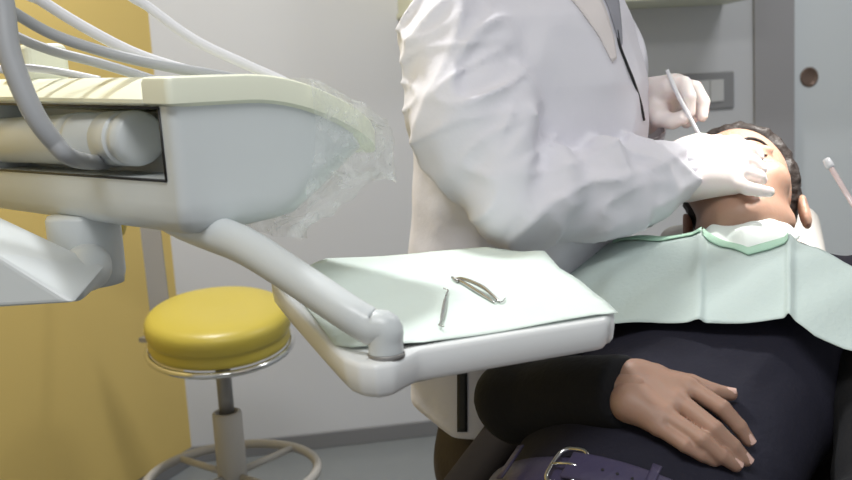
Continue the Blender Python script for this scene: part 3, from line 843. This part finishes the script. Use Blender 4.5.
for k in range(29):
    t = 2*math.pi*k/28; cx, cy = math.cos(t), math.sin(t)
    ex, ey = abs(cx)**.6*math.copysign(1, cx), abs(cy)**.6*math.copysign(1, cy)
    bk.append(tor(-.017+.025*ey, ba-.02+.105*ex, .017))
o = obj('buckle', *join(tube(bk, .0026, 10, cap=False), tube([tor(-.017, ba-.12, .018), tor(-.017, ba, .021), tor(-.017, ba+.10, .018)], .0018, 8)), MT['chrome'], blt); o['label'] = 'silver belt buckle'
for ang in (ba+.50, ba-.45, ba+1.3):
    V, Fc = [], []
    fnl = lambda u, v: tor(-.042+.05*u, ang+(v-.5)*.055, .0225)
    o = obj('belt_loop', *grid(fnl, 5, 5), MT['belt'], blt); solid(o, .002, 1)

# ---------------------------------------------------------------- bib
def poly_at(pl, t):
    pl = np.array(pl); k = t*(len(pl)-1); i = min(int(k), len(pl)-2); return pl[i]+(pl[i+1]-pl[i])*(k-i)
topl = [onpl(*q, .012, bdrape)[:2] for q in ((548, 262), (582, 250), (614, 241), (660, 237), (703, 233), (722, 240), (748, 250), (770, 243), (790, 237), (822, 250), (856, 266), (880, 282))]
botl = [onpl(*q, .012, bdrape)[:2] for q in ((545, 326), (572, 326), (602, 327), (650, 323), (700, 325), (722, 324), (748, 323), (770, 323), (790, 323), (815, 338), (845, 349), (868, 356))]
print('bib top', np.round(topl, 3)); print('bib bottom', np.round(botl, 3))
UCR = [topl[4][0], topl[8][0]]
def bibpt(s, t, off=.010):
    a, b = poly_at(topl, s), poly_at(botl, s); q = a+(b-a)*t; u, v = q
    w = bdrape(u, v)+off
    k1 = s*11
    w += .006*math.exp(-((k1-4)/.16)**2)+.007*math.exp(-((k1-8)/.16)**2)+.003*math.exp(-((k1-2.1)/.3)**2)
    w += .0035*math.sin(u*31+v*12)*t+.002*math.sin(u*70-v*33+1)+.006*t*t*max(0, math.sin(u*14+.5))
    return pt(u, v, w)
bibo = obj('dental_bib', *grid(lambda s, t: bibpt(s, t), 133, 30), MT['bib']); solid(bibo, .0006, 1)
tag(bibo, "mint green paper bib spread across the reclining person's chest", 'bib')
def foldstrip(s0, s1, t1):
    def f(u, v):
        s = s0+(s1-s0)*u; return np.array(bibpt(s, -.01+t1*v, .0128+.0012*math.sin(v*3.1)))
    return grid(f, 40, 6)
for s0, s1, t1 in ((2/11, 4/11, .075), (4.05/11, 7.95/11, .11)):
    o = obj('folded_edge', *foldstrip(s0, s1, t1), MT['bibfold'], bibo); solid(o, .0008, 1)
# soft white tissue round the neck
n0 = hd(0, -.022, -.088); nax = nrm(pt(0, .47, -.06)-n0); ne1 = nrm(PNn-np.dot(PNn, nax)*nax); ne2 = np.cross(nax, ne1)
if np.dot(ne2, PLt) < 0: ne2 = -ne2
def tis(u, v):
    a = -1.25+2.5*u
    top = n0+nax*(.012-.024*math.cos(a))+.066*(math.cos(a)*ne1+math.sin(a)*ne2)
    bot = bibpt(3.9/11+4.25/11*u, .02, .006)
    q = top*(1-v)+bot*v
    return q+(ne1*math.cos(a)+ne2*math.sin(a))*(.010*math.sin(v*math.pi)+.0025*math.sin(u*21+v*5)+.002*math.sin(u*9-v*13))
to = obj('neck_tissue', *grid(tis, 60, 16), MT['tissue']); solid(to, .001, 1)
tag(to, "white tissue tucked round the reclining person's neck above the mint bib", 'tissue')

# ---------------------------------------------------------------- dental chair
CB = PB+0
chair = thing('dental_chair', (float(pt(0, 0, 0)[0])-.05, float(pt(0, 0, 0)[1])+.0, 0), 'dark brown leather dental chair under the reclining person, with pale headrest', 'dental chair')
o = obj('backrest', *frame_box(pt(0, 0, 0), PLt, PA, PNn, (-.245, -.06, -.30), (.245, .50, -.222)), MT['leather'], chair); bevel(o, .03, 5)
for s in (-1, 1):
    o = obj('side_bolster', *frame_box(pt(0, 0, 0), PLt, PA, PNn, (s*.285-.04, -.02, -.29), (s*.285+.04, .43, -.16)), MT['leather'], chair); bevel(o, .03, 5)
sd_ = nrm([TH[0], TH[1], 0]); so_ = pt(0, -.1, -.205)
o = obj('seat', *frame_box(so_, np.cross(sd_, UP), sd_, UP, (-.26, -.12, -.11), (.26, .52, -.02)), MT['leather'], chair); bevel(o, .03, 5)
lo_ = so_+sd_*.5; ld = nrm(SH)
o = obj('leg_rest', *frame_box(lo_, np.cross(sd_, UP), ld, nrm(np.cross(np.cross(sd_, UP), ld)), (-.22, 0, -.09), (.22, .5, -.02)), MT['leather'], chair); bevel(o, .03, 4)
hx, hy, hz_ = PH[1]
o = obj('headrest', *frame_box(PH[0], hx, hz_, hy, (-.11, -.12, -.165), (.15, .075, -.090)), MT['headrest'], chair); bevel(o, .03, 6); o['label'] = 'headrest in a pale plastic sleeve'
obj('headrest_stem', *tube([PH[0]-hy*.15-hz_*.05, PH[0]-hy*.17-hz_*.15, pt(0, .42, -.27)], .02, 12), MT['chrome'], chair)
cx_, cy_ = so_[0]+sd_[0]*.1, so_[1]+sd_[1]*.1
obj('column', *lathe([(.20, .001), (.20, .03), (.12, .06), (.10, .10), (.10, so_[2]-.10)], (cx_, cy_, 0), 40), MT['shell'], chair)
# suction tube on the right
sx0, sx1 = P(827, 161, 1.28), P(866, 226, 1.22)
se = thing('saliva_ejector', sx1+(sx1-sx0)*1.2, 'thin clear suction tube with a pale tip at the right edge', 'suction tube')
ax_ = nrm(sx1-sx0)
obj('tube', *tube([sx0+ax_*.008, sx1, sx1+ax_*.12], .0036, 12), MT['clear'], se)
o = obj('tip', *lathe([(.0025, -.003), (.0052, -.002), (.0056, .004), (.0056, .010), (.0044, .013)], sx0, 20, ax_), MT['hosew'], se)
hp = sx1+ax_*.12
obj('handle', *tube(spline([hp-ax_*.01, hp+ax_*.05, hp+ax_*.1], 10), [.006, .008, .008], 14), MT['greymetal'], se)
h0 = hp+ax_*.1
obj('hose', *tube(spline([h0, h0+ax_*.1+UP*-.05, h0+np.array([.28, -.05, -.35]), h0+np.array([.35, .05, -.75]), (float(h0[0])+.4, float(h0[1])+.1, .012), (float(h0[0])+.9, float(h0[1])+.2, .012)], 50), .007, 12), MT['hoseg'], se)
# ================================================================ the dentist
DF = nrm([.76, -.65, 0]); DL = nrm([.65, .76, 0])             # facing, and towards the left side
zs = [.60, .70, .85, 1.05, 1.20, 1.30, 1.37, 1.42, 1.47]
CXs = [.114, .114, .122, .164, .180, .180, .190, .197, .205]
CYs = [1.535, 1.535, 1.532, 1.530, 1.527, 1.525, 1.528, 1.525, 1.52]
FB = [.140, .142, .152, .180, .176, .145, .105, .075, .06]
LT = [.170, .170, .175, .190, .20, .20, .165, .10, .07]
def dtorso(p, g=0.):
    z = p[..., 2]; x = p[..., 0]-np.interp(z, zs, CXs); y = p[..., 1]-np.interp(z, zs, CYs)
    f = x*DF[0]+y*DF[1]; l = x*DL[0]+y*DL[1]; a = np.interp(z, zs, FB)+g; b = np.interp(z, zs, LT)+g
    return ((np.sqrt((f/a)**2+(l/b)**2)-1)*np.minimum(a, b)).astype(np.float32)
RA = [P(466, 52, 1.375), P(478, 122, 1.355), P(521, 196, 1.335), P(600, 191, 1.36), P(648, 178, 1.39), P(671, 173, 1.402), P(679, 172.5, 1.407)]
RR = [.096, .089, .070, .063, .053, .040, .033]
LA = [np.array(q) for q in ((.30, 1.655, 1.27), (.30, 1.72, 1.15), (.29, 1.775, 1.035), (.325, 1.68, 1.08), (.352, 1.605, 1.118), (.362, 1.578, 1.132), (.367, 1.566, 1.138))]
print('arm', [round(float(np.linalg.norm(RA[i+1]-RA[i])), 3) for i in range(6)], 'left wrist px', [float(v) for v in LA[-1]])
def chain(p, A, R, k=.02, g=0.):
    d = None
    for i in range(len(A)-1):
        c = rcone(p, A[i], A[i+1], R[i]+g, R[i+1]+g); d = c if d is None else smin(d, c, k)
    return d
def coat_sdf(p):
    rid = lambda f: (1-np.clip(np.abs(f)*.9, 0, 1))**1.5-.3
    t = dtorso(p)
    t = smax(t, p[..., 2]-1.44, .01)
    t = t-.007*rid(foldpat(p, 44, 21, nrm((.25, .1, 1)), .22))+.002*waves(p, 8, 60, 4)
    ua = nrm(RA[2]-RA[0]); fa = nrm(RA[5]-RA[2])
    r = chain(p, RA, RR, .03)
    r = smax(r, (p-np.array(RA[6], np.float32))@nrm(RA[6]-RA[4]).astype(np.float32), .004)
    dA = np.array(RA[1], np.float32); 
    wa = np.clip(((p-np.array(RA[2], np.float32))@fa.astype(np.float32))/.06+.5, 0, 1)          # 0 upper arm, 1 forearm
    f1 = foldpat(p, 26, 31, nrm(ua*.8+fa*.6), 2.6); f2 = foldpat(p, 34, 37, nrm(fa*.9-ua*.35), 1.9)
    f3 = foldpat(p, 24, 61, nrm(np.array([-.25, .1, .95])), 3.6); rid2 = lambda f: np.clip(1-np.abs(f)*1.1, 0, 1)**2-.2
    near = np.exp(-((np.linalg.norm(p-np.array(P(556, 150, 1.30), np.float32), axis=-1))/.085)**2)
    cuffw = np.exp(-((np.linalg.norm(p-np.array(RA[5], np.float32), axis=-1))/.05)**2)
    r = r+(1-wa)*(-.013*rid(f1)-.0055*rid2(f3)+.002*waves(p, 7, 70, 5))+wa*(-.010*rid(f2)-.0055*rid2(f3)+.002*waves(p, 7, 80, 6))
    r = r+near*.013*foldpat(p, 42, 41, nrm(ua*.3+fa*.9), 1.6)+cuffw*.004*waves(p, 8, 190, 17)
    l = smax(chain(p, LA, RR, .03), (p-np.array(LA[6], np.float32))@nrm(LA[6]-LA[4]).astype(np.float32), .004)+.006*foldpat(p, 22, 51, (0, 0, 1), 2)
    d = smin(smin(t, r, .012), l, .02)
    we = np.array(RA[-1], np.float32); d = smax(d, (p-we)@fa.astype(np.float32)-.004, .004) if False else d
    hem = .676+.55*np.maximum(0, .025-p[..., 0])
    return smax(d, hem-p[..., 2], .008)
hipR, hipL = np.array([.14, 1.44, .585]), np.array([.18, 1.57, .585])
THd = nrm([.93, .36, 0]); knR, knL = hipR+.42*nrm([.96, .28, -.04]), hipL+.42*nrm([.80, .60, -.04])
ftR, ftL = np.array([knR[0]+.02, knR[1]+.02, .09]), np.array([knL[0]+.02, knL[1]+.02, .09])
pelv = np.array([.140, 1.515, .60])
def dbody_sdf(p):
    d = smax(smax(dtorso(p, -.035), .70-p[..., 2], .02), p[..., 2]-1.42, .03)
    d = smin(d, chain(p, RA, [.055, .05, .042, .038, .030, .022, .018], .02), .02)
    d = smin(d, chain(p, LA, [.055, .05, .042, .034, .026, .020, .016], .02), .02)
    d = smin(d, rcone(p, (.20, 1.522, 1.40), DH[0]-.03*DH[1][1]-.06*DH[1][2], .062, .056), .03)
    d = smin(d, ell(p, pelv-UP*.02, (.10, .115, .07)), .03)
    for h_, k, f in ((hipR, knR, ftR), (hipL, knL, ftL)):
        d = smin(d, rcone(p, h_, k, .065, .05), .03); d = smin(d, rcone(p, k, f, .05, .036), .01)
        d = smin(d, rcone(p, f, f+THd*.15-UP*.03, .034, .026), .01)
    q = to_local(p, DH); return smin(d, ell(q, (0, -.012, .03), (.066, .085, .08)), .01)
DH = frame3((.285, 1.475, 1.585), DF*.7+np.array([.35, .0, -.62]), UP*.85+DF*.55)
# gloved right hand at the mouth
gz = lambda x, y, d: P(660+.2708*x, 110+.2708*y, d)
WRr = [P(688, 158, 1.425), P(688, 182, 1.405)]
gR = dict(wrist=WRr, kp=.02, fingers=[
    ([gz(272, 135, 1.393), gz(332, 142, 1.378), gz(359, 172, 1.383), gz(352, 205, 1.393)], [.0125, .0105, .0095, .0082]),
    ([gz(280, 182, 1.378), gz(340, 190, 1.358), gz(370, 216, 1.360), gz(360, 240, 1.368)], [.0125, .0108, .0096, .0082]),
    ([gz(280, 228, 1.363), gz(340, 238, 1.340), gz(366, 246, 1.338), gz(376, 258, 1.341)], [.0122, .0104, .0094, .0080]),
    ([gz(272, 270, 1.353), gz(325, 290, 1.323), gz(366, 298, 1.318), gz(404, 303, 1.320)], [.0118, .0098, .0088, .0076]),
    ([gz(150, 130, 1.425), gz(215, 120, 1.440), gz(262, 128, 1.438), gz(300, 148, 1.438)], [.0150, .0120, .0105, .0085])],
    palm=[(0, .024, .0175), (0, .026, .0180), (1, .026, .0180), (1, .024, .0165), (0, .024, .016)],
    extra=[(WRr[0], P(672, 160, 1.41), .023, .022), (WRr[1], P(672, 180, 1.40), .021, .022)])
# gloved left hand holding the mirror
lz = lambda x, y, d: P(630+.3127*x, 50+.3127*y, d)
WL = [lz(62, 150, 1.545), lz(62, 195, 1.535)]
gL = dict(wrist=WL, kp=.018, fingers=[
    ([lz(128, 112, 1.49), lz(172, 108, 1.475), lz(190, 150, 1.47), lz(190, 196, 1.475)], [.0130, .0118, .0105, .0092]),
    ([lz(150, 110, 1.51), lz(208, 122, 1.50), lz(234, 165, 1.495), lz(230, 212, 1.495)], [.0130, .0118, .0105, .0092]),
    ([lz(150, 130, 1.53), lz(205, 150, 1.53), lz(222, 190, 1.525), lz(205, 215, 1.515)], [.0125, .011, .0098, .0088]),
    ([lz(140, 165, 1.545), lz(186, 190, 1.545), lz(196, 222, 1.535), lz(180, 235, 1.525)], [.0115, .0098, .009, .008]),
    ([lz(95, 215, 1.505), lz(135, 228, 1.485), lz(168, 216, 1.475), lz(184, 202, 1.478)], [.0140, .0125, .011, .0092])],
    palm=[(0, .024, .017), (0, .024, .017), (0, .024, .017), (1, .022, .016), (1, .022, .017)],
    extra=[(WL[0], LA[-1], .024, .024), (WL[1], LA[-1], .022, .022)])
dent_parts = [nets(dbody_sdf, (-.22, 1.15, .02), (.75, 1.98, 1.52), .010), head_mesh(DH, .004), hand_mesh(gR, .0026, -.0016), hand_mesh(gL, .0026, -.0016)]
V, Fc = cat_meshes(dent_parts)
dentist = raw('person', V, Fc, MT['skin'], None, 1)
tag(dentist, "person in a white coat and gloves leaning over the reclining person's mouth", 'person')
head_bits(DH, dentist)
V, Fc = nets(coat_sdf, (-.16, 1.18, .62), (.50, 1.95, 1.46), .0043)
coat = raw('lab_coat', V, Fc, MT['coat'], dentist, 1)
coat['label'] = 'white long-sleeved coat'
bvh = BVHTree.FromPolygons([v.co.copy() for v in coat.data.vertices], [tuple(p.vertices) for p in coat.data.polygons])
def oncoat(x, y, off=.003):
    d = Vector(ray(x, y)).normalized(); h = bvh.ray_cast(Vector(CC)+d*.9, d)
    if h[0] is None: return P(x, y, 1.45)
    return np.array(h[0])-off*np.array(d)
for J in (gR, gL):
    V, Fc = hand_mesh(J, .0021); raw('glove', V, Fc, MT['glove'], dentist, 2)
# gathered cuff
fa = nrm(RA[6]-RA[4])
def cuffring(A, ax, r0):
    def f(u, v):
        t = 2*math.pi*u; e1 = nrm(np.cross(ax, UP)); e2 = np.cross(ax, e1)
        r = r0+.0035*math.sin(v*math.pi)+.0016*math.sin(t*17)+.001*math.sin(t*29+1)
        return A+ax*(-.012+.022*v)+r*(math.cos(t)*e1+math.sin(t)*e2)
    return grid(f, 120, 8)
o = obj('cuff', *cuffring(RA[6], fa, .036), MT['coat'], dentist); solid(o, .002, 1)
fl = nrm(LA[6]-LA[4]); o = obj('cuff', *cuffring(LA[6], fl, .036), MT['coat'], dentist); solid(o, .002, 1)
# front edge of the coat, collar flaps
fe = [oncoat(x, y, .0035) for x, y in ((617, 30), (620, 46), (626, 62), (634, 82), (641, 104), (644, 120))]
obj('front_edge_line', *tube(spline(fe, 30), .0022, 8), MT['black'], dentist)  # thin black line along the coat's front edge
def flap(edge_a, edge_b, m, off):
    def f(u, v):
        a, b = poly_at(edge_a, u), poly_at(edge_b, u); q = a+(b-a)*v
        return oncoat(q[0], q[1], off+.004*v)
    return grid(f, 36, 8)
o = obj('collar', *flap([(518, -128), (530, -84), (545, -44), (560, -14), (580, 8), (600, 36), (613, 62)], [(552, -128), (566, -84), (582, -44), (596, -14), (606, 8), (614, 36), (617, 58)], MT['coatin'], .005), MT['coatin'], dentist); solid(o, .002, 1)
o = obj('shaded_lapel', *flap([(584, -44), (598, -14), (608, 8), (616, 34), (620, 48)], [(606, -44), (616, -14), (619, 8), (621, 28), (622, 44)], MT['shadelapel'], .002), MT['shadelapel'], dentist); solid(o, .002, 1)  # left lapel flap, its shade painted as flat grey
def stand(u, v):
    t = .42+5.45*u; c = np.array([.196, 1.524, 1.40+.055*v]); rf, rl = .082-.010*v, .098-.016*v
    return c+DF*(rf*math.cos(t)+.012)+DL*rl*math.sin(t)-UP*.030*math.cos(t)
o = obj('collar_stand', *grid(stand, 50, 6), MT['coatin'], dentist); solid(o, .003, 1)
# dark side vent under the tray
fv = [oncoat(x, y, .002) for x, y in ((462, 368), (462, 390), (462, 412), (462, 430))]
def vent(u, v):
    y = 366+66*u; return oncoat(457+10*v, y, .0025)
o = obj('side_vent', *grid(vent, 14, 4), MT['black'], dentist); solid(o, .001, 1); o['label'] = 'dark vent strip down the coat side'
# trousers, shoes
def dtr(p):
    d = ell(p, pelv, (.150, .165, .130))
    for h_, k, f in ((hipR, knR, ftR), (hipL, knL, ftL)):
        d = smin(d, rcone(p, h_, k, .085, .07), .04); d = smin(d, rcone(p, k, f, .068, .055), .012)
    return smax(d, .10-p[..., 2], .01)+.003*waves(p, 8, 40, 14)
V, Fc = nets(dtr, (-.15, 1.1, .05), (.75, 1.95, .78), .009); raw('trousers', V, Fc, MT['brown'], dentist, 2)
for f in (ftR, ftL):
    g2 = lambda p: smax(smin(rcone(p, f-UP*.03, f+THd*.06-UP*.04, .048, .042), rcone(p, f+THd*.06-UP*.04, f+THd*.17-UP*.055, .042, .03), .02), .004-p[..., 2], .004)
    V, Fc = nets(g2, f-(.1, .1, .1), f+(.3, .2, .1), .007); raw('shoe', V, Fc, MT['black'], dentist, 2)
# the stool he sits on
sq = (float(pelv[0])-.01, float(pelv[1]), 0)
ds = thing('stool', sq, 'black round stool on a steel post under the person in the white coat', 'stool')
obj('seat', *lathe([(0, .475), (.13, .475), (.155, .465), (.165, .445), (.155, .425), (.13, .42), (0, .42)], sq, 40), MT['black'], ds)
obj('post', *lathe([(.03, .07), (.03, .42)], sq, 24), MT['chrome'], ds)
obj('base', *lathe([(.22, .001), (.22, .015), (.10, .04), (.03, .075)], sq, 40), MT['greymetal'], ds)
# mouth mirror in the left hand
mh = [P(667, 70, 1.470), P(678, 95, 1.466), P(701, 138, 1.462), P(716, 158, 1.465)]
mm = thing('mouth_mirror', mh[-1], 'slim pale mirror handle held in the upper gloved hand', 'mouth mirror')
obj('handle', *tube(spline(mh[:3], 24), [.0028, .0036, .0034, .0026], 12), MT['hosew'], mm)
obj('stem', *tube(spline([mh[2]-.002*nrm(mh[2]-mh[1]), (mh[2]+mh[3])/2, mh[3]], 12), .0013, 10), MT['steel'], mm)
obj('mirror_head', *lathe([(0, -.001), (.010, -.001), (.011, 0), (.010, .001), (0, .001)], mh[3], 28, nrm(UP+CF*.3)), MT['chrome'], mm)
# ================================================================ light
w = bpy.data.worlds.new('world'); SC.world = w; w.use_nodes = True
w.node_tree.nodes['Background'].inputs[0].default_value = (.94, .97, 1, 1); w.node_tree.nodes['Background'].inputs[1].default_value = .52
def area(name, loc, target, size, power, col=(1, 1, 1), sy=None):
    l = bpy.data.lights.new(name, 'AREA'); l.energy = power; l.color = col; l.size = size
    if sy: l.shape = 'RECTANGLE'; l.size_y = sy
    o = bpy.data.objects.new(name, l); COL.objects.link(o); o.location = loc
    o.rotation_euler = (Vector(target)-Vector(loc)).to_track_quat('-Z', 'Y').to_euler(); return o
area('ceiling_lamp_and_fill', (-.62, 1.95, CEIL-.03), (-.5, 1.6, 0), .16, 40, (.97, .985, 1), .16)
area('ceiling_lamp_and_fill', (-.1, -.1, CEIL-.03), (.1, .5, 0), 1.2, 40, (.98, .99, 1), .6)  # unseen soft source behind the camera, raised as front fill for the coat
area('ceiling_lamp_and_fill', (1.7, 2.0, CEIL-.03), (1.6, 2.9, .8), .6, 26, (.98, .99, 1), .6)  # added fill to brighten the door and right wall, no known fixture
sp = bpy.data.lights.new('dental_lamp', 'SPOT'); sp.energy = 200; sp.spot_size = math.radians(21); sp.spot_blend = 1.0; sp.shadow_soft_size = .05; sp.color = (1, .97, .92)
so = bpy.data.objects.new('dental_lamp', sp); COL.objects.link(so); so.location = (.80, 1.30, 1.95)
so.rotation_euler = (Vector(P(757, 176, 1.44))-so.location).to_track_quat('-Z', 'Y').to_euler()
vs = SC.view_settings; vs.view_transform = 'Standard'; vs.look = 'None'; vs.gamma = 1; vs.use_curve_mapping = False; vs.exposure = -.27
SC.cycles.max_bounces = 8
